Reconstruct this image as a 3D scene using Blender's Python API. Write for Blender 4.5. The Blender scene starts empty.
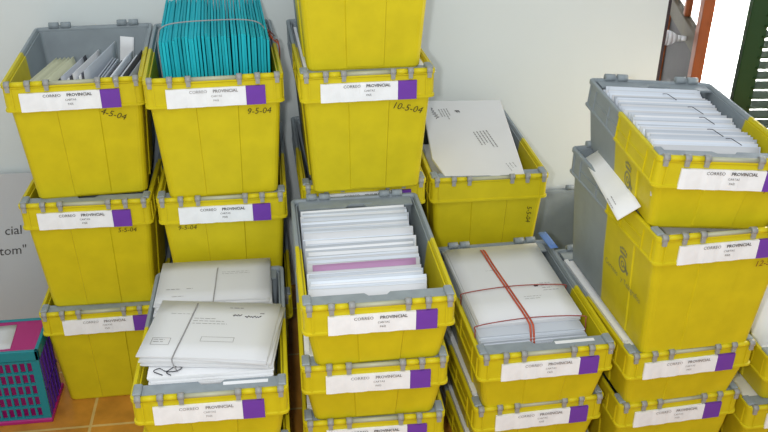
import bpy, bmesh, math, random
from mathutils import Matrix, Vector
random.seed(7)
S = bpy.context.scene
COL = S.collection
R = math.radians

# ------------------------------------------------------------------ materials
def lin(c):
    return tuple((v/12.92 if v <= .04045 else ((v+.055)/1.055)**2.4) for v in [k/255 for k in c]) + (1,)

def new_mat(name, rgb, rough=.5, spec=.5, var=0.0, noise=0.0, nscale=20, bump=0.0, bscale=60):
    m = bpy.data.materials.new(name); m.use_nodes = True
    nt = m.node_tree; b = nt.nodes['Principled BSDF']
    b.inputs['Roughness'].default_value = rough
    b.inputs['Specular IOR Level'].default_value = spec
    base = nt.nodes.new('ShaderNodeRGB'); base.outputs[0].default_value = lin(rgb)
    out = base.outputs[0]
    tc = nt.nodes.new('ShaderNodeTexCoord')
    if noise:
        nz = nt.nodes.new('ShaderNodeTexNoise'); nz.inputs['Scale'].default_value = nscale; nz.inputs['Detail'].default_value = 4
        nt.links.new(tc.outputs['Object'], nz.inputs['Vector'])
        mr = nt.nodes.new('ShaderNodeMapRange'); mr.inputs[1].default_value = .3; mr.inputs[2].default_value = .7
        mr.inputs[3].default_value = 1-noise; mr.inputs[4].default_value = 1+noise
        nt.links.new(nz.outputs['Fac'], mr.inputs[0])
        mx = nt.nodes.new('ShaderNodeMix'); mx.data_type = 'RGBA'; mx.blend_type = 'MULTIPLY'; mx.inputs[0].default_value = 1
        nt.links.new(out, mx.inputs[6]); nt.links.new(mr.outputs[0], mx.inputs[7]); out = mx.outputs[2]
    if var:
        oi = nt.nodes.new('ShaderNodeObjectInfo')
        mr = nt.nodes.new('ShaderNodeMapRange'); mr.inputs[3].default_value = 1-var; mr.inputs[4].default_value = 1+var*.3
        nt.links.new(oi.outputs['Random'], mr.inputs[0])
        mx = nt.nodes.new('ShaderNodeMix'); mx.data_type = 'RGBA'; mx.blend_type = 'MULTIPLY'; mx.inputs[0].default_value = 1
        nt.links.new(out, mx.inputs[6]); nt.links.new(mr.outputs[0], mx.inputs[7]); out = mx.outputs[2]
    nt.links.new(out, b.inputs['Base Color'])
    if bump:
        nb = nt.nodes.new('ShaderNodeTexNoise'); nb.inputs['Scale'].default_value = bscale
        nt.links.new(tc.outputs['Object'], nb.inputs['Vector'])
        bp = nt.nodes.new('ShaderNodeBump'); bp.inputs['Strength'].default_value = bump; bp.inputs['Distance'].default_value = .002
        nt.links.new(nb.outputs['Fac'], bp.inputs['Height']); nt.links.new(bp.outputs[0], b.inputs['Normal'])
    return m

YEL, GRY = (208, 193, 28), (143, 153, 159)
CL, CW = .615, .40                        # crate length and width at the rim
def two_tone(name):
    m = new_mat(name, YEL, .45, .25)
    nt = m.node_tree; b = nt.nodes['Principled BSDF']
    tc = nt.nodes.new('ShaderNodeTexCoord'); sp = nt.nodes.new('ShaderNodeSeparateXYZ')
    nt.links.new(tc.outputs['Object'], sp.inputs[0])
    nz = nt.nodes.new('ShaderNodeTexNoise'); nz.inputs['Scale'].default_value = 7
    nt.links.new(tc.outputs['Object'], nz.inputs['Vector'])
    ad = nt.nodes.new('ShaderNodeMath'); ad.operation = 'MULTIPLY_ADD'; ad.inputs[1].default_value = .02
    nt.links.new(nz.outputs['Fac'], ad.inputs[0]); nt.links.new(sp.outputs['Y'], ad.inputs[2])
    mr = nt.nodes.new('ShaderNodeMapRange'); mr.inputs[1].default_value = .325; mr.inputs[2].default_value = .333
    nt.links.new(ad.outputs[0], mr.inputs[0])
    # scuffs of the plastic
    n2 = nt.nodes.new('ShaderNodeTexNoise'); n2.inputs['Scale'].default_value = 14; n2.inputs['Detail'].default_value = 6
    nt.links.new(tc.outputs['Object'], n2.inputs['Vector'])
    m2 = nt.nodes.new('ShaderNodeMapRange'); m2.inputs[1].default_value = .3; m2.inputs[2].default_value = .7; m2.inputs[3].default_value = .92; m2.inputs[4].default_value = 1.05
    nt.links.new(n2.outputs['Fac'], m2.inputs[0])
    mx = nt.nodes.new('ShaderNodeMix'); mx.data_type = 'RGBA'
    mx.inputs[6].default_value = lin(YEL); mx.inputs[7].default_value = lin(GRY)
    nt.links.new(mr.outputs[0], mx.inputs[0])
    mm = nt.nodes.new('ShaderNodeMix'); mm.data_type = 'RGBA'; mm.blend_type = 'MULTIPLY'; mm.inputs[0].default_value = 1
    nt.links.new(mx.outputs[2], mm.inputs[6]); nt.links.new(m2.outputs[0], mm.inputs[7])
    nt.links.new(mm.outputs[2], b.inputs['Base Color'])
    return m

M = dict(
    tone=two_tone('two_tone_plastic'), yellow=new_mat('yellow_plastic', YEL, .45, .25, noise=.06),
    grey=new_mat('grey_plastic', GRY, .5, .3, noise=.08, nscale=30),
    rod=new_mat('pale_rod', (176, 178, 150), .45), knuckle=new_mat('knuckle_plastic', (150, 152, 150), .45, noise=.1),
    paper=new_mat('white_paper', (228, 231, 235), .75, .1, var=.28), sheet=new_mat('white_sheet', (236, 238, 241), .75, .1, noise=.03, nscale=8),
    bluish=new_mat('bluish_paper', (218, 226, 236), .75, .1, var=.36),  # wide tone spread per letter stands in for shaded gaps between letters
    label=new_mat('label_paper', (238, 243, 247), .5, .3, noise=.04, nscale=30), purple=new_mat('purple_card', (112, 62, 168), .5, .3, noise=.05),
    ink=new_mat('black_ink', (62, 60, 62), .6), faint=new_mat('faded_ink', (128, 126, 128), .6), redink=new_mat('reddish_ink', (120, 62, 20), .6), mark=new_mat('marker_ink', (70, 62, 10), .6),
    emblem=new_mat('grey_print', (138, 136, 92), .6),
    cyan=new_mat('turquoise_paper', (34, 176, 190), .7, .15, var=.22), cream=new_mat('cream_paper', (196, 198, 170), .7, .1, var=.15),
    greyp=new_mat('grey_paper', (178, 184, 194), .7, .1, var=.2), dark=new_mat('dark_paper', (82, 84, 92), .7, .1, var=.3), kraft=new_mat('brown_paper', (150, 112, 66), .7, .1, var=.15),
    pale=new_mat('pale_grey_paper', (213, 215, 217), .75, .1, var=.08),
    pink=new_mat('mauve_paper', (176, 136, 172), .7, .1), band=new_mat('grey_string', (150, 150, 152), .7), red=new_mat('red_elastic', (186, 84, 56), .6, noise=.1), thinred=new_mat('thin_red_elastic', (150, 70, 66), .6),
    parcel=new_mat('parcel_board', (222, 223, 224), .7, .1, noise=.02, nscale=5), bluef=new_mat('blue_folder', (96, 132, 196), .6),
    teal=new_mat('teal_plastic', (12, 128, 140), .4), magenta=new_mat('magenta_plastic', (168, 26, 112), .4), violet=new_mat('violet_plastic', (84, 40, 160), .4),
    board=new_mat('sign_board', (196, 199, 202), .8, .1, noise=.02, nscale=3), wall=new_mat('wall_paint', (217, 225, 225), .85, .1, noise=.015, nscale=2),
    wood=new_mat('orange_wood', (160, 82, 34), .5, noise=.15, nscale=12), olive=new_mat('rail_wood', (88, 78, 54), .6, noise=.1), panel=new_mat('panel_wood', (40, 33, 29), .6, noise=.15), darkw=new_mat('dark_wood', (44, 32, 40), .5, noise=.2),
    knob=new_mat('porcelain', (240, 240, 244), .2), green=new_mat('green_paint', (22, 66, 22), .5), slat=new_mat('pale_slat', (222, 232, 222), .5), terrace=new_mat('terrace_stone', (240, 240, 240), .9),
)
g = bpy.data.materials.new('clear_glass'); g.use_nodes = True
gb = g.node_tree.nodes['Principled BSDF']; gb.inputs['Transmission Weight'].default_value = 1; gb.inputs['Roughness'].default_value = .02; gb.inputs['IOR'].default_value = 1.1
M['glass'] = g
def floor_mat():
    m = new_mat('terracotta_tile', (176, 112, 48), .35, .5)
    nt = m.node_tree; b = nt.nodes['Principled BSDF']
    tc = nt.nodes.new('ShaderNodeTexCoord'); mp = nt.nodes.new('ShaderNodeMapping')
    mp.inputs['Location'].default_value = (.672, -2.318, 0)
    nt.links.new(tc.outputs['Object'], mp.inputs[0])
    br = nt.nodes.new('ShaderNodeTexBrick'); br.offset = 0; br.inputs['Scale'].default_value = 1
    br.inputs['Brick Width'].default_value = .31; br.inputs['Row Height'].default_value = .31; br.inputs['Mortar Size'].default_value = .005
    br.inputs['Color1'].default_value = lin((200, 138, 52)); br.inputs['Color2'].default_value = lin((184, 124, 44)); br.inputs['Mortar'].default_value = lin((206, 176, 110))
    nt.links.new(mp.outputs[0], br.inputs['Vector'])
    nz = nt.nodes.new('ShaderNodeTexNoise'); nz.inputs['Scale'].default_value = 12; nz.inputs['Detail'].default_value = 5
    nt.links.new(tc.outputs['Object'], nz.inputs['Vector'])
    mr = nt.nodes.new('ShaderNodeMapRange'); mr.inputs[1].default_value = .3; mr.inputs[2].default_value = .7; mr.inputs[3].default_value = .75; mr.inputs[4].default_value = 1.15
    nt.links.new(nz.outputs['Fac'], mr.inputs[0])
    mm = nt.nodes.new('ShaderNodeMix'); mm.data_type = 'RGBA'; mm.blend_type = 'MULTIPLY'; mm.inputs[0].default_value = 1
    nt.links.new(br.outputs['Color'], mm.inputs[6]); nt.links.new(mr.outputs[0], mm.inputs[7])
    nt.links.new(mm.outputs[2], b.inputs['Base Color'])
    return m
M['floor'] = floor_mat()

# ------------------------------------------------------------------ mesh helpers
def box(bm, x0, x1, y0, y1, z0, z1, T=None):
    v = [Vector((x, y, z)) for z in (z0, z1) for y in (y0, y1) for x in (x0, x1)]
    if T: v = [T @ p for p in v]
    v = [bm.verts.new(p) for p in v]
    for f in ((0, 2, 3, 1), (4, 5, 7, 6), (0, 1, 5, 4), (1, 3, 7, 5), (3, 2, 6, 7), (2, 0, 4, 6)):
        bm.faces.new([v[i] for i in f])

def cyl(bm, p0, p1, r, n=10, r1=None):
    p0, p1 = Vector(p0), Vector(p1); d = (p1-p0).normalized()
    a = d.orthogonal().normalized(); b = d.cross(a); r1 = r if r1 is None else r1
    A = [bm.verts.new(p0+(a*math.cos(2*math.pi*i/n)+b*math.sin(2*math.pi*i/n))*r) for i in range(n)]
    B = [bm.verts.new(p1+(a*math.cos(2*math.pi*i/n)+b*math.sin(2*math.pi*i/n))*r1) for i in range(n)]
    for i in range(n):
        f = bm.faces.new((A[i], A[(i+1) % n], B[(i+1) % n], B[i])); f.smooth = True
    bm.faces.new(A[::-1]); bm.faces.new(B)

def tube(bm, pts, r, n=6, flat=1.0, up=None):
    pts = [Vector(p) for p in pts]; rings = []
    for i, p in enumerate(pts):
        d = (pts[min(i+1, len(pts)-1)]-pts[max(i-1, 0)]).normalized()
        a = d.cross(Vector(up)) if up else d.orthogonal()
        if a.length < 1e-4: a = d.orthogonal()
        a.normalize(); b = d.cross(a)
        rings.append([bm.verts.new(p+a*math.cos(2*math.pi*k/n)*r*flat+b*math.sin(2*math.pi*k/n)*r) for k in range(n)])
    for A, B in zip(rings, rings[1:]):
        for k in range(n):
            f = bm.faces.new((A[k], A[(k+1) % n], B[(k+1) % n], B[k])); f.smooth = True
    bm.faces.new(rings[0][::-1]); bm.faces.new(rings[-1])

def smooth_path(pts, n=8):
    P = [Vector(p) for p in pts]; out = []
    for i in range(len(P)-1):
        a, b, c, d = P[max(i-1, 0)], P[i], P[i+1], P[min(i+2, len(P)-1)]
        for k in range(n):
            t = k/n
            out.append(.5*((2*b)+(c-a)*t+(2*a-5*b+4*c-d)*t*t+(3*b-a-3*c+d)*t**3))
    return out+[P[-1]]

def rrect(x0, x1, y0, y1, r, z, n=4):
    out = []
    for cx, cy, a0 in ((x1-r, y0+r, -90), (x1-r, y1-r, 0), (x0+r, y1-r, 90), (x0+r, y0+r, 180)):
        for k in range(n+1):
            a = R(a0+90*k/n); out.append((cx+r*math.cos(a), cy+r*math.sin(a), z))
    return out

def prism(bm, poly, z0, z1):
    A = [bm.verts.new((x, y, z0)) for x, y in poly]; B = [bm.verts.new((x, y, z1)) for x, y in poly]
    n = len(poly)
    for i in range(n): bm.faces.new((A[i], A[(i+1) % n], B[(i+1) % n], B[i]))
    bm.faces.new(A[::-1]); bm.faces.new(B)

def mesh(bm, name, mat, bevel=0):
    if bevel: bmesh.ops.bevel(bm, geom=bm.edges[:], offset=bevel, segments=1, affect='EDGES')
    bmesh.ops.recalc_face_normals(bm, faces=bm.faces)
    me = bpy.data.meshes.new(name); bm.to_mesh(me); bm.free()
    me.materials.append(mat); return me

def put(name, me, parent=None, loc=(0, 0, 0), rot=(0, 0, 0)):
    o = bpy.data.objects.new(name, me); COL.objects.link(o)
    o.parent = parent; o.location = loc; o.rotation_euler = rot; return o

def tag(o, label, cat, group=None):
    o['label'] = label; o['category'] = cat
    if group: o['group'] = group
    return o

def thing(name, label, cat, loc=(0, 0, 0), rz=0, group=None):
    return tag(put(name, None, None, loc, (0, 0, rz)), label, cat, group)

def struct(name, me, parent=None, loc=(0, 0, 0), rot=(0, 0, 0)):
    o = put(name, me, parent, loc, rot); o['kind'] = 'structure'; return o

def text_polys(s, size, shear=0, bold=0):
    c = bpy.data.curves.new('writing', 'FONT'); c.body = s; c.size = size; c.align_x = 'CENTER'; c.shear = shear; c.offset = bold; c.resolution_u = 2
    o = bpy.data.objects.new('writing', c); COL.objects.link(o)
    dg = bpy.context.evaluated_depsgraph_get(); dg.update()
    me = o.evaluated_get(dg).to_mesh()
    V = [v.co.copy() for v in me.vertices]; F = [list(p.vertices) for p in me.polygons]
    o.evaluated_get(dg).to_mesh_clear(); bpy.data.objects.remove(o); bpy.data.curves.remove(c)
    return V, F

def write(bm, s, size, fn, shear=0, ang=0, bold=0):
    """lettering, mapped by fn(u, v) -> 3-D point"""
    V, F = text_polys(s, size, shear, bold); ca, sa = math.cos(ang), math.sin(ang)
    vs = [bm.verts.new(fn(v.x*ca-v.y*sa, v.x*sa+v.y*ca)) for v in V]
    for f in F: bm.faces.new([vs[i] for i in f])

def print_lines(bm, fn, w, n, gap, th=.0016):
    """a few illegible printed lines"""
    rr = random.Random(n*13+int(w*1000))
    for k in range(n):
        x = 0; end = w*rr.uniform(.6, 1)
        while x < end:
            l = rr.uniform(.006, .016); y = -k*gap
            v = [bm.verts.new(fn(a, b)) for a, b in ((x, y), (min(x+l, end), y), (min(x+l, end), y+th), (x, y+th))]
            bm.faces.new(v); x += l+.003

# ------------------------------------------------------------------ the crate
SK = .085            # height of the rim band
INB = lambda H: .033 if H > .3 else .031
TOPI = .012
CACHE = {}
def body_mesh(H):
    k = ('body', round(H, 3))
    if k in CACHE: return CACHE[k]
    bm = bmesh.new(); ib = INB(H); h = CW/2
    def loop(i, z, r): return [bm.verts.new(p) for p in rrect(-h+i, h-i, i, CL-i, r, z)]
    rows = [loop(ib+.004, 0, .02), loop(ib, .006, .022), loop(TOPI, H-SK+.004, .02), loop(TOPI+.002, H-.012, .016),
            loop(TOPI+.006, H-.012, .014), loop(ib+.005, .006, .018)]
    n = len(rows[0])
    for A, B in zip(rows, rows[1:]):
        for i in range(n): bm.faces.new((A[i], A[(i+1) % n], B[(i+1) % n], B[i]))
    bm.faces.new(rows[0][::-1]); bm.faces.new(rows[-1])
    zt = H-SK-.004
    fi = lambda z: ib+(TOPI-ib)*z/(H-SK)
    # raised panels between the vertical creases
    def panel(a0, a1, b0, b1, side):
        out = .0035; z0, z1 = .012, zt
        def P(u, z, o):
            i = fi(z)-o
            return {'f': (u, i, z), 'l': (-h+i, u, z), 'r': (h-i, u, z), 'b': (u, CL-i, z)}[side]
        q = [(a0, z0), (a1, z0), (b1, z1), (b0, z1)]
        A = [bm.verts.new(P(u, z, -.002)) for u, z in q]
        mid = .004 if a1 > a0 else -.004
        B = [bm.verts.new(P(u+(mid if j in (0, 3) else -mid), z, out)) for j, (u, z) in enumerate(q)]
        for i in range(4): bm.faces.new((A[i], A[(i+1) % 4], B[(i+1) % 4], B[i]))
        bm.faces.new(B); bm.faces.new(A[::-1])
    panel(-.055, .06, -.06, .066, 'f'); panel(-.055, .06, -.06, .066, 'b')
    panel(.14, CL-.14, .13, CL-.13, 'l'); panel(.14, CL-.14, .13, CL-.13, 'r')
    CACHE[k] = mesh(bm, 'crate_body', M['tone']); return CACHE[k]

def rim_mesh():
    if 'rim' in CACHE: return CACHE['rim']
    bm = bmesh.new(); h = CW/2
    def loop(i, z, r): return [bm.verts.new(p) for p in rrect(-h+i, h-i, i, CL-i, r, z)]
    rows = [loop(.011, -SK+.012, .014), loop(.004, -SK, .016), loop(0, -SK, .018), loop(0, -SK+.006, .018), loop(.004, -SK+.008, .016), loop(.004, -.016, .016),
            loop(0, -.013, .018), loop(0, -.002, .018), loop(.002, 0, .017), loop(.010, 0, .012), loop(.013, -.008, .012), loop(.013, -.03, .012)]
    n = len(rows[0])
    for A, B in zip(rows, rows[1:]+rows[:1]):
        for i in range(n): bm.faces.new((A[i], A[(i+1) % n], B[(i+1) % n], B[i]))
    for x in (-.172, .172):                                    # corner ribs on the ends
        for y0, y1 in ((.0005, .006), (CL-.006, CL-.0005)): box(bm, x-.002, x+.002, y0, y1, -SK+.004, -.014)
    for s in (-1, 1):                                          # ribs and ledge along the sides
        for y in (.03, .085, .22, .31, .40, .53, .585):
            x0, x1 = sorted((s*(h-.006), s*(h-.0005))); box(bm, x0, x1, y-.002, y+.002, -SK+.004, -.014)
        x0, x1 = sorted((s*(h-.006), s*(h-.0015))); box(bm, x0, x1, .09, CL-.09, -.05, -.046)
    CACHE['rim'] = mesh(bm, 'crate_rim', M['tone']); return CACHE['rim']

def small(key, fn, mat, bevel=0):
    if key not in CACHE:
        bm = bmesh.new(); fn(bm); CACHE[key] = mesh(bm, key, M[mat], bevel)
    return CACHE[key]

def f_knuckle(bm):
    cyl(bm, (-.008, .004, .001), (.008, .004, .001), .0105, 12); box(bm, -.006, .006, -.0045, .001, -.020, .001)
def f_rod(bm): cyl(bm, (-.064, .004, 0), (.064, .004, 0), .0065, 10)
def f_barrel(bm): cyl(bm, (-.0205, .004, 0), (.0205, .004, 0), .0085, 10)
def f_side_barrel(bm): cyl(bm, (-.0165, .004, 0), (.0165, .004, 0), .0085, 10)
def f_backhinge(bm):
    for a, b in ((-.036, -.004), (.004, .036)): cyl(bm, (a, 0, .006), (b, 0, .006), .011, 12)
    box(bm, -.036, .036, -.004, .004, -.01, .006)
def flap_poly(y0, y1):
    s = 1 if y1 > y0 else -1
    return [(-.176, y0), (.176, y0), (.176, y1), (.034, y1), (.024, y1-.013*s), (-.024, y1-.013*s), (-.034, y1), (-.176, y1)]
def f_flap(bm): prism(bm, flap_poly(.014, .062), -.011, -.0055)
def f_backflap(bm):
    prism(bm, [(x, y) for x, y in flap_poly(CL-.014, CL-.066)][::-1], -.011, -.0055)
    box(bm, -.02, .05, CL-.05, CL-.042, -.0056, -.0035)
def f_corner(bm): box(bm, -.011, .011, -.022, .022, -.010, .006)
def f_slot(bm): box(bm, -.058, .058, -.006, .006, -.0056, -.0045)
def f_label(bm):
    # a slightly wavy paper card
    nx = 16; fr, bk = [], []
    for i in range(nx+1):
        x = -.134+.226*i/nx; y = -.0030-.0010*math.sin(i*1.3)-.0006*math.sin(i*2.9)
        fr.append([bm.verts.new((x, y+(.0007*math.sin(i*.9+2) if j else 0), z)) for j, z in enumerate((-.0855, -.057, -.029))])
        bk.append([bm.verts.new((x, .003, z)) for z in (-.0855, -.057, -.029)])
    for i in range(nx):
        for j in range(2):
            bm.faces.new((fr[i][j], fr[i+1][j], fr[i+1][j+1], fr[i][j+1])); bm.faces.new((bk[i][j], bk[i][j+1], bk[i+1][j+1], bk[i+1][j]))
        bm.faces.new((fr[i][0], bk[i][0], bk[i+1][0], fr[i+1][0])); bm.faces.new((fr[i][2], fr[i+1][2], bk[i+1][2], bk[i][2]))
    for i in (0, nx):
        for j in range(2): bm.faces.new((fr[i][j], fr[i][j+1], bk[i][j+1], bk[i][j]))
def f_purple(bm): box(bm, .0925, .148, -.0045, .003, -.0855, -.029)
def f_text(bm):
    w = lambda ox, oz: (lambda u, v: (ox+u, -.0056, oz+v))
    write(bm, 'CORREO', .0125, w(-.043, -.0425)); write(bm, 'PROVINCIAL', .0125, w(.034, -.0425), bold=.0003)
    write(bm, 'CARTAS', .0085, w(.008, -.056)); write(bm, 'PAÍS', .0085, w(.006, -.069))

def face_map(H, side, u0, z0, off=.0009):
    """local frame on a tapered outer face of a crate"""
    ib = INB(H)
    def fn(u, v):
        z = z0+v; i = ib+(TOPI-ib)*z/(H-SK)-.0036-off
        return (u0+u, i, z) if side == 'f' else (-CW/2+i, u0-u, z)
    return fn

def emblem(parent, H, y0, z0, words=True):
    bm = bmesh.new(); fn = face_map(H, 'l', y0, z0)
    def disc(cx, cy, r, n=10, r0=0):
        o = [bm.verts.new(fn(cx+r*math.cos(2*math.pi*k/n), cy+r*math.sin(2*math.pi*k/n))) for k in range(n)]
        if not r0: bm.faces.new(o); return
        i = [bm.verts.new(fn(cx+r0*math.cos(2*math.pi*k/n), cy+r0*math.sin(2*math.pi*k/n))) for k in range(n)]
        for k in range(n): bm.faces.new((o[k], o[(k+1) % n], i[(k+1) % n], i[k]))
    disc(0, 0, .026, 20, .019); disc(0, 0, .011, 14, .006)                       # coiled horn
    v = [bm.verts.new(fn(a, b)) for a, b in ((.012, -.006), (.034, -.022), (.040, -.008), (.014, .004))]; bm.faces.new(v)
    for k in range(5): disc(-.02+.01*k, .044+.006*math.sin(math.pi*k/4), .0045)   # crown
    v = [bm.verts.new(fn(a, b)) for a, b in ((-.02, .030), (.02, .030), (.023, .038), (-.023, .038))]; bm.faces.new(v)
    if words:
        write(bm, 'Correos', .026, lambda u, v: fn(u-.07, v-.058)); write(bm, 'y Telégrafos', .026, lambda u, v: fn(u+.06, v-.058))
    put('printed_emblem', mesh(bm, 'printed_emblem', M['emblem']), parent)['label'] = 'grey posthorn and crown emblem with lettering'

def crate(label, x, y, z, H, yaw=0, flaps=True, code=None, ink='mark', dx=0, group='yellow and grey mail crates', lab=True, txt='ink', corners=True, slot=True, roll=0, flapdz=0):
    t = thing('mail_crate', label, 'crate', (x, y, z), R(yaw), group)
    t.rotation_euler = (0, R(roll), R(yaw))
    put('crate_body', body_mesh(H), t)
    top = (0, 0, H)
    put('crate_rim', rim_mesh(), t, top)
    for kx in (-.180, -.124, -.072, .072, .124, .180):
        put('hinge_knuckle', small('hinge_knuckle', f_knuckle, 'knuckle'), t, (kx, 0, H-.003))
    put('hinge_rod', small('hinge_rod', f_rod, 'rod'), t, (0, 0, H-.003))
    for kx in (-.098, .098): put('hinge_barrel', small('hinge_barrel', f_side_barrel, 'yellow'), t, (kx, 0, H-.003))
    for kx in (-.152, .152): put('hinge_barrel', small('hinge_barrel_wide', f_barrel, 'yellow'), t, (kx, 0, H-.003))
    for kx in (-.115, .115): put('back_hinge', small('back_hinge', f_backhinge, 'grey'), t, (kx, CL-.008, H))
    if flaps:
        f = put('lid_flap', small('lid_flap', f_flap, 'grey'), t, (0, 0, H+flapdz))
        if slot: put('slot_card', small('slot_card', f_slot, 'sheet'), f, (.09, .046, 0))
        put('lid_flap', small('back_lid_flap', f_backflap, 'grey'), t, (0, 0, H+flapdz))
    if corners:
        for s in (-1, 1): put('corner_block', small('corner_block', f_corner, 'grey', .003), t, (s*.184, .036, H))
    if lab:
        l = put('address_label', small('address_label', f_label, 'label'), t, (dx, 0, H))
        put('label_text', small('label_text_'+txt, f_text, txt), l)
        put('purple_patch', small('purple_patch', f_purple, 'purple'), t, (dx, 0, H))['label'] = 'purple square beside the label'
    if code:
        s, cx, cz, size, ang = code
        bm = bmesh.new(); write(bm, s, size, face_map(H, 'f', cx, H-SK-cz), .2, R(ang))
        put('marker_code', mesh(bm, 'marker_code', M[ink]), t)
    return t

D = .0057                                     # a crate stands this far below the rim top of the one under it
TOPS = {}
def stack(cid, label, x, y, rim, base, yaw, **k):
    z = (0 if base is None else TOPS[base]['rim']-D)-k.pop('sink', 0)
    t = crate(label, x, y, z, rim-z, yaw, **k)
    TOPS[cid] = dict(x=x, y=y, rim=rim, z=z, H=rim-z, yaw=yaw, roll=k.get('roll', 0), obj=t); return t

stack('A3', 'tall yellow crate standing on the floor tiles, bottom of the left stack', -.598, 2.429, .388, None, .5, dx=.006, txt='faint', slot=False)
stack('A2', 'tall yellow crate in the middle of the left stack, code 5-5-04 under its label', -.594, 2.441, .780, 'A3', -1.0, dx=-.012, code=('5-5-04', .115, .028, .022, 0), slot=False)
stack('A1', 'top crate of the left stack, open and holding loosely filed envelopes', -.574, 2.468, 1.163, 'A2', 3.0, flaps=False, dx=-.018, code=('4-5-04', .098, .035, .028, -20), corners=False)
stack('B3', 'bottom crate of the stack topped by turquoise envelopes, behind the front left stack', -.171, 2.395, .412, None, 0, slot=False)
stack('B2', 'tall yellow crate directly under the crate of turquoise envelopes', -.171, 2.385, .802, 'B3', -.4, code=('9-5-04', -.115, .026, .022, 0), ink='mark', slot=False)
stack('B1', 'open yellow crate holding the bundle of turquoise envelopes', -.161, 2.372, 1.190, 'B2', 2.5, flaps=False, dx=-.004, code=('9-5-04', .122, .035, .027, 0), corners=False, txt='faint')
stack('C4', 'bottom crate of the tallest stack, behind the front middle stack', .281, 2.405, .415, None, 0, slot=False)
stack('C3', 'yellow crate third from the top of the tallest stack, behind the crate of white letters', .277, 2.405, .812, 'C4', 1, slot=False)
stack('C2', 'yellow crate second from the top of the tallest stack, code 10-5-04 on its front', .281, 2.340, 1.199, 'C3', 1.5, dx=-.006, code=('10-5-04', .115, .042, .030, -14), slot=False)
stack('C1', 'topmost crate of the tallest stack, cut off by the top edge of the picture', .275, 2.352, 1.590, 'C2', 1.0, slot=False)
stack('G2', 'crate on the floor under the crate that holds the large white parcel envelope', .700, 2.462, .400, None, 0, slot=False)
stack('G1', 'yellow crate against the wall with a large white parcel envelope lying in it', .700, 2.455, .785, 'G2', -.7, slot=False, lab=False, code=('5-5-04', .135, .065, .024, -90))
stack('D4', 'bottom crate of the front middle stack, standing on the floor', .233, 1.800, .180, None, -1)
stack('D3', 'low yellow crate third from the top of the front middle stack', .233, 1.805, .376, 'D4', -1.3, dx=-.002)
stack('D2', 'low yellow crate second from the top of the front middle stack', .233, 1.791, .577, 'D3', -.9, txt='faint', code=('10-5-04', .125, .010, .019, 0))
stack('D1', 'open low crate full of white letters on top of the front middle stack', .242, 1.776, .780, 'D2', .2, slot=False, code=('4-5-04', .130, .010, .02, 0))
stack('E3', 'bottom crate of the front left stack, standing on the floor', -.205, 1.755, .165, None, 0)
stack('E2', 'low yellow crate directly under the crate of tied grey envelopes', -.203, 1.750, .362, 'E3', 0)
stack('E1', 'open low crate heaped with tied bundles of grey envelopes, front left stack', -.201, 1.744, .562, 'E2', -.7, dx=-.012, txt='faint', corners=True)
stack('H3', 'bottom crate of the stack with the red-banded letters, standing on the floor', .729, 1.870, .140, None, 2)
stack('H2', 'low yellow crate directly under the crate of red-banded letters', .727, 1.852, .340, 'H3', 2.0, txt='faint')
stack('H1', 'open low crate holding white letters tied with red bands', .723, 1.824, .546, 'H2', 1.1, txt='faint')
stack('F4', 'bottom yellow crate of the right stack, standing on the floor', 1.174, 1.861, .299, None, 3.1, dx=-.014, txt='faint')
stack('F3', 'low yellow crate directly under the tall two-tone crate of the right stack', 1.164, 1.836, .503, 'F4', 3.1, dx=-.016, txt='faint', code=('12-5-04', .115, .010, .02, 0), ink='redink')
stack('F2', 'tall two-tone crate of the right stack with a grey posthorn emblem on its side', 1.170, 1.808, .903, 'F3', 2.4, flapdz=-.032, code=('12-5-04', .145, .034, .026, 4), ink='redink')
stack('F1', 'open crate full of white letters topping the right stack', 1.141, 1.829, 1.105, 'F2', -3.4, slot=False, roll=3.6, sink=.010, code=('11-5-04', .145, .012, .028, 0), ink='redink', corners=True)
stack('J1', 'empty tall crate on the floor by the wall, between the parcel crate and right stack', 1.130, 2.480, .405, None, 0, flaps=False, lab=False)
stack('I2', 'yellow crate at the right edge of the picture, lower of its two', 1.605, 1.865, .235, None, 1, txt='faint')
stack('I1', 'upper yellow crate at the right edge, half hidden behind the right stack', 1.635, 1.875, .412, 'I2', 1, txt='faint')
emblem(TOPS['F2']['obj'], TOPS['F2']['H'], .19, .215)
emblem(TOPS['F1']['obj'], TOPS['F1']['H'], .20, .06, False)

def W(cid):
    c = TOPS[cid]
    return Matrix.Translation((c['x'], c['y'], c['z'])) @ Matrix.Rotation(R(c['yaw']), 4, 'Z') @ Matrix.Rotation(R(c['roll']), 4, 'Y') @ Matrix.Translation((0, 0, c['H']))
def place(o, cid, p, rx=0, ry=0, rz=0):
    """puts o at crate coordinates p (z counted from the rim)"""
    m = W(cid) @ Matrix.Translation(p) @ Matrix.Rotation(rz, 4, 'Z') @ Matrix.Rotation(ry, 4, 'Y') @ Matrix.Rotation(rx, 4, 'X')
    o.matrix_world = m; return o

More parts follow.
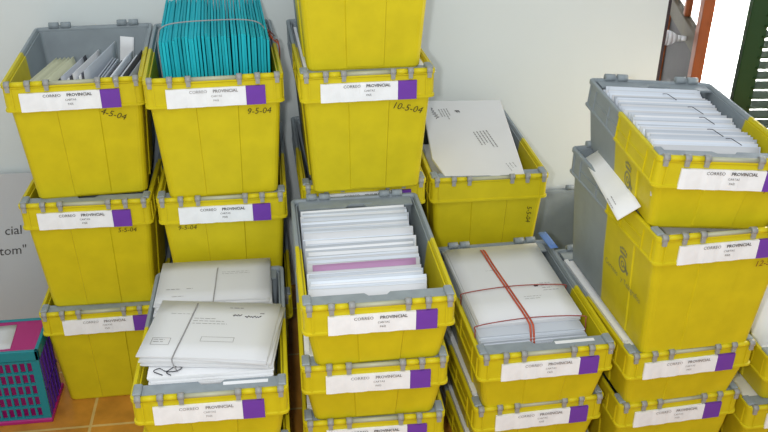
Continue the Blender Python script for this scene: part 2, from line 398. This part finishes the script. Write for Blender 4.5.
# ------------------------------------------------------------------ envelopes
def env_mesh(w, l, t, mat):
    """flat envelope lying in x (width) and y (length), origin at its centre underside"""
    k = ('env', round(w, 3), round(l, 3), round(t, 4), mat)
    if k in CACHE: return CACHE[k]
    bm = bmesh.new()
    nx, ny = 6, 4; bul = t*.5
    top, bot = [], []
    for i in range(nx+1):
        rt, rb = [], []
        for j in range(ny+1):
            u, v = i/nx*2-1, j/ny*2-1
            e = (1-abs(u)**4)*(1-abs(v)**4)
            x, y = u*w/2, v*l/2
            rt.append(bm.verts.new((x, y, t*.8+t*.2*e))); rb.append(bm.verts.new((x, y, 0)))
        top.append(rt); bot.append(rb)
    for i in range(nx):
        for j in range(ny):
            f = bm.faces.new((top[i][j], top[i+1][j], top[i+1][j+1], top[i][j+1])); f.smooth = True
            bm.faces.new((bot[i][j], bot[i][j+1], bot[i+1][j+1], bot[i+1][j]))
    for i in range(nx):
        bm.faces.new((bot[i][0], bot[i+1][0], top[i+1][0], top[i][0])); bm.faces.new((bot[i+1][ny], bot[i][ny], top[i][ny], top[i+1][ny]))
    for j in range(ny):
        bm.faces.new((bot[0][j+1], bot[0][j], top[0][j], top[0][j+1])); bm.faces.new((bot[nx][j], bot[nx][j+1], top[nx][j+1], top[nx][j]))
    CACHE[k] = mesh(bm, 'envelope', M[mat]); return CACHE[k]

def bundle(cid, label, ztop, x0=-.155, x1=.155, y0=.05, y1=CL-.05, mat='paper', name='mail_bundle', z0=None, side=False):
    """a packed block of mail from the floor of the crate up to ztop (from the rim)"""
    c = TOPS[cid]; bm = bmesh.new(); rr = random.Random(cid)
    zb = (-c['H']+.0065) if z0 is None else z0
    z = ztop-.036
    i0 = .03 if abs(x0) > .17 else 0
    if z > zb: box(bm, x0+i0, x1-i0, y0+i0, y1-i0, zb, z)
    else: z = zb
    while z < ztop-.001:
        t = min(.004, ztop-z); j = lambda: rr.uniform(-.004, .004)
        box(bm, x0+j(), x1+j(), y0+j(), y1+j(), z, z+t*.92); z += t
    if side: box(bm, -.1862, -.1725, .075, CL-.075, -.0085, .003)
    o = put(name, mesh(bm, name, M[mat])); tag(o, label, 'letters'); o.matrix_world = W(cid); return o

for cid, lab in (('C2', 'white mail seen beside the body of the topmost crate'), ('D2', 'white mail showing in the second crate of the front middle stack'),
                 ('D3', 'white mail showing in the third crate of the front middle stack'), ('H2', 'white mail strip showing under the crate of red-banded letters'),
                 ('H3', 'white mail strip showing in the bottom crate under the red-banded letters'), ('F3', 'white mail strip beside the foot of the tall two-tone crate'),
                 ('I2', 'white mail in the lower crate at the right edge')):
    bundle(cid, lab, -.0085, -.177, .176, .064, CL-.07, mat='sheet', side=cid in ('D2', 'D3', 'H2', 'H3', 'F3'))

# D1: white letters filed upright, leaning back
LG = 'white letters filed in the front middle crate'
n = 43
for i in range(n):
    u = i/(n-1); wd = .306+.016*u
    if i in (10, 11):
        o = put('mauve_envelope', env_mesh(.265+.01*(i-9), .14, .006, 'pink')); tag(o, 'mauve envelope standing among the white letters of the front middle crate', 'envelope', 'mauve envelopes in the front middle crate')
    else:
        o = put('letter', env_mesh(round(wd, 2), .135, .0055, 'bluish' if i % 3 else 'paper')); tag(o, 'white letter standing on edge in the open crate of the front middle stack', 'letter', LG)
    ln = R(21+random.uniform(-1.5, 1.5))
    j = random.uniform(-.005, .005)
    # lower edge on the crate floor, upper edge just under the rim, faces leaning to the back
    h = .135; zt = -.006+random.uniform(-.003, .0035)+(.008 if i in (27, 28) else 0)+(.004 if i in (10, 11) else 0)
    yt = .092+u*.445
    # envelope y axis runs from its lower to its upper edge
    ry_ = math.sin(ln)*h/2; rz_ = math.cos(ln)*h/2
    place(o, 'D1', (-.01-.004*(1-u)*2+j, yt-ry_, zt-rz_), rx=R(90)-ln, rz=random.uniform(-.022, .022))
bundle('D1', 'low bed of mail under the filed letters of the front middle crate', -.130, -.145, .14, .06, CL-.06)

# F1: white letters filed upright
n = 44
for i in range(n):
    u = i/(n-1); o = put('letter', env_mesh(.29, .135, .0055, 'bluish' if i % 4 else 'paper')); tag(o, 'white letter standing on edge in the top crate of the right stack', 'letter', 'white letters filed in the right top crate')
    ln = R(21+random.uniform(-1.5, 1.5)); h = .135; zt = -.003+random.uniform(-.002, .003)
    yt = .088+u*.452; st = (i//6) % 2
    place(o, 'F1', (-.028+.016*(((i*7) % 11)/11-.5)*.8+(.008 if st else -.004), yt-math.sin(ln)*h/2, zt-math.cos(ln)*h/2), rx=R(90)-ln, rz=random.uniform(-.015, .015))
bundle('F1', 'low bed of mail under the filed letters of the right top crate', -.130, -.145, .14, .06, CL-.06)
for k, (x, y, l) in enumerate(((.0, .45, .05), (.035, .34, .055), (.035, .26, .05), (.02, .17, .05), (.045, .11, .045))):
    bm = bmesh.new(); tube(bm, smooth_path([(-.012, l/2, 0), (0, l/2-.006, .002), (.004, 0, .002), (.012, -l/2, 0)]), .0011)
    o = put('string', mesh(bm, 'string', M['dark'])); place(o, 'F1', (x, y, .004))
    tag(o, 'thin dark string lying across the letters in the right top crate', 'string', 'dark strings on the letters')

# B1: turquoise envelopes standing edge-on
n = 34
for i in range(n):
    u = i/(n-1); h = .27+random.uniform(-.006, .006)
    o = put('turquoise_envelope', env_mesh(.50, round(h, 3), .0084, 'cyan')); tag(o, 'turquoise envelope standing edge-on in the bundle tied with a grey band', 'envelope', 'turquoise envelopes in one bundle')
    x = -.147+u*.303+random.uniform(-.0012, .0012); fan = (u-.5)*-.10
    y0 = .066+random.uniform(0, .02); zt = .100+random.uniform(-.006, .006)-.014*abs(2*u-1)**3
    # width axis along the crate, length axis upright
    m = W('B1') @ Matrix.Translation((x+.002, y0+.25, zt-h/2)) @ Matrix.Rotation(fan*-.35+random.uniform(-.008, .008), 4, 'Y') @ Matrix.Rotation(random.uniform(-.006, .006), 4, 'Z') @ Matrix(((0, 0, 1, 0), (1, 0, 0, 0), (0, 1, 0, 0), (0, 0, 0, 1)))
    o.matrix_world = m
bundle('B1', 'mail packed beneath the turquoise envelopes', -.188, -.14, .14, .06, CL-.05)
bm = bmesh.new(); tube(bm, smooth_path([(-.153, .20, -.16), (-.158, .20, -.02), (-.157, .20, .06), (-.13, .20, .103), (0, .20, .1125), (.13, .20, .105), (.165, .20, .06), (.166, .20, -.05)]), .0022)
o = put('elastic_band', mesh(bm, 'elastic_band', M['band'])); o.matrix_world = W('B1'); tag(o, 'grey elastic band stretched over the turquoise envelopes', 'band')
bm = bmesh.new()
for k in range(3):
    tube(bm, smooth_path([(.187+.006*k, .36+.02*k, .0), (.176, .34, .022+.008*k), (.192, .31, .012), (.206, .33-.03*k, .004), (.209, .32, -.03-.02*k)]), .0016)
o = put('red_ribbon', mesh(bm, 'red_ribbon', M['red'])); o.matrix_world = W('B1'); tag(o, 'thin red ribbon tied over the right rim of the turquoise envelope crate', 'ribbon')

# A1: loosely filed envelopes
spec = []
for k in range(5): spec.append((-.140+.015*k, .033, .26-.006*k, -26+3.5*k, -12, -.014+.002*k, 'cream', 'cream envelope'))
for k in range(12): spec.append((-.060+.0085*k, .033, .17+.03*(k % 3)+.006*k, -8+.8*k, -12, -.020+.006*(k % 4)+.002*k, ('greyp', 'paper', 'dark', 'greyp', 'kraft', 'paper', 'dark', 'paper')[k % 8], 'envelope'))
for k in range(3): spec.append((.062+.007*k, .035, .22, 34-6*k, -8, -.010-.003*k, 'greyp', 'grey envelope'))
for k in range(7): spec.append((.092+.010*k, .035, .19+.03*(k % 3), 4, -9, -.012+.006*(k % 3), ('dark', 'paper', 'greyp', 'dark', 'paper', 'dark', 'greyp')[k], 'envelope'))
NM = dict(cream='cream', greyp='light grey', paper='white', dark='dark grey', kraft='brown')
for x, y, l, lean, yaw, zt, mat, nm in spec:
    h = .15; o = put('envelope', env_mesh(round(l, 2), h, .0035, mat))
    tag(o, NM[mat]+' envelope filed on edge in the open crate atop the left stack', 'envelope', NM[mat]+' envelopes in the left stack')
    a = R(-lean)
    # upper edge stays at x, zt; lower edge swings
    m = W('A1') @ Matrix.Translation((x, y, zt)) @ Matrix.Rotation(R(yaw), 4, 'Z') @ Matrix.Rotation(-a, 4, 'Y') @ Matrix.Translation((0, l/2, -h/2)) @ Matrix(((0, 0, 1, 0), (1, 0, 0, 0), (0, 1, 0, 0), (0, 0, 0, 1)))
    o.matrix_world = m
o = put('white_card', env_mesh(.045, .16, .003, 'sheet')); place(o, 'A1', (.115, .44, -.075), rx=R(96), ry=R(8)); tag(o, 'white card standing upright at the back of the left top crate', 'card')
bundle('A1', 'mail packed beneath the loosely filed envelopes', -.20, -.15, .15, .045, CL-.05)

# G1: the big parcel envelope
bundle('G1', 'mail packed beneath the large white parcel envelope', -.045, -.165, .15, .06, .40)
bundle('G1', 'taller mail pile propping the back of the large white parcel envelope', .028, -.11, .13, .402, CL-.07)
t = thing('parcel_envelope', 'large white parcel envelope lying tilted in the crate against the wall', 'parcel')
place(t, 'G1', (-.012, .275, .0225), rx=math.atan2(.078, .5), rz=R(-4))
bm = bmesh.new(); prism(bm, [(-.15, -.135), (-.118, -.245), (.03, -.245), (.036, -.25), (.06, -.25), (.066, -.245), (.15, -.245), (.15, .262), (-.15, .262)], 0, .011); 
put('cover', mesh(bm, 'cover', M['parcel'], .002), t)
bm = bmesh.new()
rot = lambda ox, oy, a: (lambda u, v: (ox+u*math.cos(a)-v*math.sin(a), oy+u*math.sin(a)+v*math.cos(a), .0116))
print_lines(bm, rot(-.066, .20, R(-80)), .085, 4, .010, .003)
put('printed_address', mesh(bm, 'printed_address', M['faint']), t)
bm = bmesh.new(); tube(bm, [rot(-.120, .205, R(-78))(.005*q, .006*math.sin(q*1.9)+.003*math.sin(q*4.1)) for q in range(17)], .0012, 5); put('handwriting', mesh(bm, 'handwriting', M['ink']), t)
bm = bmesh.new()
for q in range(4): print_lines(bm, rot(-.035+.004*q, .185, R(-80)), .018+.004*(q % 2), 1, .01, .005)
put('printed_mark', mesh(bm, 'printed_mark', M['ink']), t)
bm = bmesh.new(); print_lines(bm, rot(.06, .04, R(-78)), .12, 5, .012, .004); put('printed_address', mesh(bm, 'printed_address', M['faint']), t)
bm = bmesh.new(); print_lines(bm, rot(.12, -.17, R(-75)), .05, 3, .012, .002); put('printed_address', mesh(bm, 'printed_address', M['faint']), t)

# E1: tied bundles of grey envelopes
bundle('E1', 'mail packed beneath the rear bundle of grey envelopes', -.041, -.155, .155, .345, CL-.05, mat='pale')
bundle('E1', 'white paper sheets lying under the front bundle of grey envelopes', .018, -.158, .162, .062, .335, mat='sheet', name='paper_sheets')
z = -.040
for i in range(12):
    o = put('grey_envelope', env_mesh(.335, .23, .0052, 'pale'))
    tag(o, 'pale grey envelope in the string-tied bundle at the back of the front left crate', 'envelope', 'pale grey envelopes of the rear bundle')
    place(o, 'E1', (-.010+random.uniform(-.005, .005), .456+.0045*i+random.uniform(-.003, .003), z), rz=R(random.uniform(-1.6, 1.6))); z += .0058
ZR = z
top_env = o
def top_print(env, z, items):
    for k, ox, oy, w, nn, gap, th in items:
        bm = bmesh.new()
        fn = (lambda ox, oy: (lambda u, v: (ox+u, oy+v, z)))(ox, oy)
        if k == 'p': print_lines(bm, fn, w, nn, gap, th)
        elif k == 'b':
            for a in ((0, 0, w, .0012), (0, -gap, w, -gap+.0012), (0, -gap, .0012, 0), (w-.0012, -gap, w, 0)):
                v = [bm.verts.new(fn(x, y)) for x, y in ((a[0], a[1]), (a[2], a[1]), (a[2], a[3]), (a[0], a[3]))]; bm.faces.new(v)
        else:
            pts = [fn(w*q/14, .004*math.sin(q*2.4)+.002*math.sin(q*5)) for q in range(15)]
            tube(bm, pts, th, 5)
        n_ = {'p': 'printed_address', 'b': 'printed_box', 's': 'handwriting'}[k]
        put(n_, mesh(bm, n_, M['faint' if k != 's' else 'ink']), env)
top_print(top_env, .0056, [('p', -.14, -.045, .06, 1, .008, .0025), ('p', -.08, -.045, .03, 1, .008, .0025), ('p', -.12, -.085, .04, 1, .01, .002), ('p', .02, .04, .10, 2, .01, .0015)])
z = .019
for i in range(7):
    o = put('grey_envelope', env_mesh(.345, .262, .0042, 'pale'))
    tag(o, 'pale grey envelope in the string-tied bundle heaped at the front of the front left crate', 'envelope', 'pale grey envelopes of the front bundle')
    place(o, 'E1', (.006+.004*math.sin(i*1.7)-(.004 if i > 4 else 0), .214+.003*math.cos(i*2.1), z), rz=R(-9+1.6*math.sin(i*2.3)-(2 if i > 4 else 0))); z += .0046
ZF = z
top_print(o, .0046, [('p', -.13, .065, .10, 1, .008, .0015), ('p', -.06, .045, .10, 3, .012, .002), ('s', .045, .065, .025, 0, 0, .0012), ('s', .08, .060, .045, 0, 0, .0015),
    ('p', .03, .10, .05, 1, .01, .0025), ('b', -.15, -.05, .05, 0, .03, 0), ('p', -.145, -.058, .03, 2, .01, .002), ('b', -.02, -.04, .09, 0, .02, 0), ('p', .12, .075, .014, 1, .008, .004)])
def string_loop(cid, label, pts, r=.0016, mat='band', name='string'):
    bm = bmesh.new(); tube(bm, smooth_path(pts), r); o = put(name, mesh(bm, name, M[mat])); o.matrix_world = W(cid); return tag(o, label, name.replace('_', ' '))
string_loop('E1', 'grey string tied round the rear bundle of grey envelopes', [(.0, .58, ZR-.05), (-.003, .572, ZR), (-.006, .46, ZR+.001), (-.008, .385, ZR+.001), (-.010, .352, ZR-.02), (-.01, .335, .013)])
string_loop('E1', 'grey string tied round the front bundle of grey envelopes', [(-.045, .352, .020), (-.047, .350, ZF-.004), (-.052, .315, ZF+.001), (-.075, .20, ZF+.001), (-.094, .108, ZF+.001), (-.097, .088, ZF-.006), (-.085, .076, .0205)], .002)
string_loop('E1', 'string bow on the white sheets at the front of the grey envelope crate', [(-.122, .066, .0205), (-.146, .082, .022), (-.132, .090, .024), (-.112, .074, .026), (-.092, .094, .024), (-.074, .090, .022), (-.088, .074, .024), (-.112, .070, .026), (-.10, .062, .021)], .0014, 'dark')

# H1: the banded bundle of white letters
bundle('H1', 'mail packed beneath the red-banded white letters', -.070, -.15, .135, .055, CL-.06)
n = 22; z = -.069
for i in range(n):
    u = i/(n-1); o = put('banded_letter', env_mesh(.318 if i < 14 else .31, .46 if i < 18 else .42, .0040, 'bluish' if i < n-4 else 'paper'))
    tag(o, 'white letter in the bundle tied with red bands', 'letter', 'white letters of the red-banded bundle')
    place(o, 'H1', (-.022+random.uniform(-.004, .004), .290+.028*u+random.uniform(-.002, .002)+(.02 if i >= 18 else 0), z), rz=R(random.uniform(-.7, .7)+(1 if i >= 18 else 0))); z += .0044
ZH = z
top_print(o, .0045, [('p', .085, -.035, .05, 4, .013, .002), ('s', .065, -.045, .012, 0, 0, .003), ('p', .015, -.10, .06, 2, .012, .0015), ('p', -.06, .06, .05, 1, .01, .001)])
bm = bmesh.new()
for dx in (-.0045, .0045):
    tube(bm, smooth_path([(-.056+dx, .528, ZH-.02), (-.056+dx, .520, ZH+.002), (-.050+dx, .42, ZH+.0022), (-.035+dx, .25, ZH+.0022), (-.025+dx, .118, ZH+.002), (-.024+dx, .088, ZH-.012), (-.0235+dx, .070, ZH-.06)]), .0018, 6, 1.8, (0, 0, 1))
o = put('red_band', mesh(bm, 'red_band', M['red'])); o.matrix_world = W('H1'); tag(o, 'double red elastic band running lengthwise over the white letters', 'band')
for yy, lab in ((.285, 'thin red elastic band across the middle of the banded white letters'), (.115, 'thin red elastic band across the front of the banded white letters')):
    string_loop('H1', lab, [(-.186, yy-.02, ZH-.07), (-.187, yy-.012, ZH-.012), (-.172, yy-.004, ZH+.002), (-.02, yy+.008, ZH+.0055), (.13, yy, ZH+.002), (.144, yy-.006, ZH-.012), (.144, yy-.01, ZH-.07)], .0017, 'thinred', 'elastic_band')
o = put('blue_folder', env_mesh(.028, .11, .003, 'bluef')); place(o, 'H1', (.186, .575, .018), rz=R(4)); tag(o, 'small blue folder lying on the rear corner of the red-banded letter crate', 'folder')

# F2: the large envelope under the top crate, and the mail below it
bundle('F2', 'white mail filling the tall two-tone crate of the right stack', -.046, -.165, .165, .066, CL-.075, mat='sheet')
t = put('large_envelope', env_mesh(.072, .40, .004, 'sheet')); place(t, 'F2', (-.192, .325, .010), ry=R(-36), rz=R(-9))
tag(t, 'large white envelope sticking out on the left under the top crate of the right stack', 'envelope')
bm = bmesh.new(); print_lines(bm, lambda u, v: (-.02+v, -.08-u, .0045), .07, 2, .012, .002); put('printed_address', mesh(bm, 'printed_address', M['faint']), t)

# I1: papers heaped in the crate by the window
bundle('I1', 'mail packed in the upper crate at the right edge', -.03, -.16, .16, .06, CL-.06, mat='sheet')
for k in range(7):
    o = put('white_poster', env_mesh(.34, .42, .004, 'sheet')); tag(o, 'large white poster leaning in the sunlit crate at the right edge', 'poster', 'white posters in the right edge crate')
    place(o, 'I1', (-.02, .20+.03*k, .13), rx=R(62), rz=R(2))

# ------------------------------------------------------------------ folding crate and sign on the left
FX, FY, FW, FD, FH = -1.24, 2.355, .44, .195, .30
t = thing('folding_crate', 'teal, violet and magenta folding crate on the floor beside the left stack', 'crate', (FX, FY, 0))
bm = bmesh.new(); box(bm, 0, FW, 0, FD, 0, .016); put('base', mesh(bm, 'base', M['magenta'], .003), t)
bm = bmesh.new()                                           # front grid panel
cols = 17; cwid = (FW-.05)/cols
box(bm, .006, .026, .006, .014, .016, .262); box(bm, FW-.030, FW-.004, .006, .014, .016, .262)
for k in range(cols+1): box(bm, .021+k*cwid, .0285+k*cwid, .0075, .0125, .02, .26)
for k in range(6): box(bm, .01, FW-.01, .0065, .0135, .016+k*.0465, .025+k*.0465)
put('grid_panel', mesh(bm, 'grid_panel', M['teal']), t)
bm = bmesh.new(); box(bm, .012, FW-.012, .034, .037, .016, .262); put('inner_panel', mesh(bm, 'inner_panel', M['magenta']), t)
bm = bmesh.new()
box(bm, 0, FW, 0, .012, .262, FH); box(bm, 0, FW, FD-.012, FD, .262, FH); box(bm, 0, .012, 0, FD, .262, FH); box(bm, FW-.012, FW, 0, FD, .262, FH)
put('top_frame', mesh(bm, 'top_frame', M['teal'], .002), t)
for x in (.004, FW-.012):
    bm = bmesh.new(); box(bm, x, x+.006, .016, FD-.014, .016, .262)
    for k in range(5): box(bm, x-.002, x+.009, .02+k*.034, .026+k*.034, .016, .262)
    box(bm, x-.002, x+.009, .016, FD-.014, .12, .13)
    put('side_panel', mesh(bm, 'side_panel', M['violet']), t)
bm = bmesh.new(); box(bm, .012, FW-.012, FD-.014, FD-.008, .016, .262); put('rear_panel', mesh(bm, 'rear_panel', M['teal']), t)
bm = bmesh.new(); box(bm, .012, FW-.012, .012, FD-.012, FH-.012, FH-.004); put('top_panel', mesh(bm, 'top_panel', M['magenta']), t)
o = put('paper_sheet', env_mesh(.29, .135, .003, 'paper'), None, (FX+.20, FY+.085, FH-.004), (0, 0, R(4))); tag(o, 'white paper sheet lying on the magenta top of the folding crate', 'paper')

t = thing('sign_board', 'pale grey hand-lettered board leaning on the wall behind the folding crate', 'sign', (-1.16, 3.0, 0))
Tm = Matrix.Rotation(R(-8), 4, 'X')
bm = bmesh.new(); box(bm, -.30, .41, 0, .008, 0, .61, Tm); put('board', mesh(bm, 'board', M['board']), t)
wr = lambda ox, oz: (lambda u, v: Tm @ Vector((ox+u, -.001, oz+v)))
for tx, ox, oz in (('cial', .136, .365), ('tom"', .122, .282), ('-', .070, .45)):
    bm = bmesh.new(); write(bm, tx, .052, wr(ox, oz), .15, R(2)); put('lettering', mesh(bm, 'lettering', M['ink']), t)

# ------------------------------------------------------------------ the room
def slab(name, *b, mat='wall'):
    bm = bmesh.new(); box(bm, *b); return mesh(bm, name, M[mat])
struct('floor', slab('floor', -2.2, 3.4, -.8, 3.24, -.04, 0, mat='floor'))
w = struct('wall_back', slab('wall_back', -2.2, 1.548, 3.12, 3.24, 0, 2.6))
struct('wall_left', slab('wall_left', -2.3, -2.2, -.8, 3.24, 0, 2.6))
struct('sky_backdrop', slab('sky_backdrop', -1, 8, 7, 7.2, -.06, 5, mat='terrace'))  # added white backdrop, lit to stand in for the bright sky outside
struct('terrace_outside', slab('terrace_outside', -1, 6, 3.24, 7, -.06, -.02, mat='terrace'))
# the glazed door leaf opened outward
a = R(-16.5)
d1 = struct('door_1', None, None, (1.748, 3.17, 0), (0, 0, a))
bm = bmesh.new(); box(bm, -.022, .022, 0, .075, .05, 2.1); struct('door_stile', mesh(bm, 'door_stile', M['wood'], .003), d1)
bm = bmesh.new(); box(bm, -.022, .022, .72, .80, .05, 2.1); struct('door_stile', mesh(bm, 'door_stile', M['wood'], .003), d1)
bm = bmesh.new(); box(bm, -.02, .02, .075, .72, .92, 1.0); struct('door_rail', mesh(bm, 'door_rail', M['olive'], .003), d1)
bm = bmesh.new(); box(bm, -.02, .02, .075, .72, 2.02, 2.1); struct('door_rail', mesh(bm, 'door_rail', M['wood'], .003), d1)
bm = bmesh.new(); box(bm, -.012, .012, .075, .72, .05, .92); struct('door_panel', mesh(bm, 'door_panel', M['panel']), d1)
bm = bmesh.new(); box(bm, -.016, .016, .38, .42, 1.0, 2.02); struct('door_bar', mesh(bm, 'door_bar', M['wood'], .003), d1)
bm = bmesh.new(); box(bm, -.002, .002, .075, .72, 1.0, 2.02); struct('door_glass', mesh(bm, 'door_glass', M['glass']), d1)
bm = bmesh.new(); pr = [(.010, 0), (.012, .02), (.014, .03), (.028, .045), (.034, .058), (.030, .07), (.012, .076)]
for (r0, h0), (r1, h1) in zip(pr, pr[1:]): cyl(bm, (-.012-h0*1.5, .24, .94), (-.012-h1*1.5, .24, .94), r0, 16, r1)
struct('door_knob', mesh(bm, 'door_knob', M['knob']), d1)
struct('trim_1', slab('trim_1', 1.548, 1.566, 3.13, 3.23, 0, 2.6, mat='darkw'))
# green louvred shutter
s1 = thing('window_shutter', 'green louvred shutter standing open at the right edge', 'shutter', (2.03, 3.33, 0), R(-6))
bm = bmesh.new(); box(bm, 0, .085, 0, .04, .02, 2.2); put('shutter_stile', mesh(bm, 'shutter_stile', M['green'], .003), s1)
bm = bmesh.new(); box(bm, .525, .60, 0, .04, .02, 2.2); put('shutter_stile', mesh(bm, 'shutter_stile', M['green'], .003), s1)
for z0 in (.02, 2.1):
    bm = bmesh.new(); box(bm, .075, .525, .004, .036, z0, z0+.1); put('shutter_rail', mesh(bm, 'shutter_rail', M['green'], .003), s1)
me = None
for k in range(42):
    if me is None:
        bm = bmesh.new(); box(bm, .070, .53, -.028, .028, -.004, .004, Matrix.Translation((0, .02, 0)) @ Matrix.Rotation(R(14), 4, 'X')); me = mesh(bm, 'shutter_slat', M['green'])
    put('shutter_slat', me, s1, (0, 0, .14+.046*k))

# ------------------------------------------------------------------ light
wd = bpy.data.worlds.new('daylight'); S.world = wd; wd.use_nodes = True
bg = wd.node_tree.nodes['Background']; bg.inputs[0].default_value = (.93, .97, 1, 1); bg.inputs[1].default_value = .54
def light(name, kind, loc, energy, color=(1, 1, 1), size=.1, target=None, sy=None):
    l = bpy.data.lights.new(name, kind); l.energy = energy; l.color = color
    if kind == 'AREA':
        l.size = size
        if sy: l.shape = 'RECTANGLE'; l.size_y = sy
    else: l.shadow_soft_size = size
    o = bpy.data.objects.new(name, l); COL.objects.link(o); o.location = loc
    if target: o.rotation_euler = (Vector(target)-Vector(loc)).to_track_quat('-Z', 'Y').to_euler()
    return o
light('camera_flash', 'POINT', (-.08, .08, 1.96), 60, (1, .99, .98), .03)
light('overhead_fill', 'AREA', (-.2, .2, 3.4), 14, (1, 1, 1), 1.2, (-.1, 2.2, .6))  # added fill from above, evens out the flash falloff; no real lamp there
light('window_daylight', 'AREA', (2.35, 2.6, .85), 20, (1, .86, .66), .4, (1.75, 2.0, .38), .6)
light('terrace_daylight', 'AREA', (4.6, 6.2, 3.0), 420, (1, .99, .97), 2.0, (4.4, 6.3, 0)).data.spread = R(80)

# ------------------------------------------------------------------ camera
cam = bpy.data.cameras.new('camera'); cam.sensor_width = 36; cam.lens = 850/768*36
co = bpy.data.objects.new('camera', cam); COL.objects.link(co)
p, r, yw = R(28), R(.4), R(-8)
rt = Vector((1, 0, 0)); up = Vector((0, math.sin(p), math.cos(p))); fw = Vector((0, math.cos(p), -math.sin(p)))
rt2 = rt*math.cos(r)+up*math.sin(r); up2 = up*math.cos(r)-rt*math.sin(r)
Z = Matrix.Rotation(yw, 3, 'Z'); rt2, up2, fw = Z @ rt2, Z @ up2, Z @ fw
mw = Matrix((rt2, up2, -fw)).transposed().to_4x4(); mw.translation = (0, 0, 1.984)
co.matrix_world = mw
S.camera = co
S.view_settings.view_transform = 'Standard'; S.view_settings.look = 'None'; S.view_settings.exposure = .37; S.view_settings.gamma = 1; S.view_settings.use_curve_mapping = False
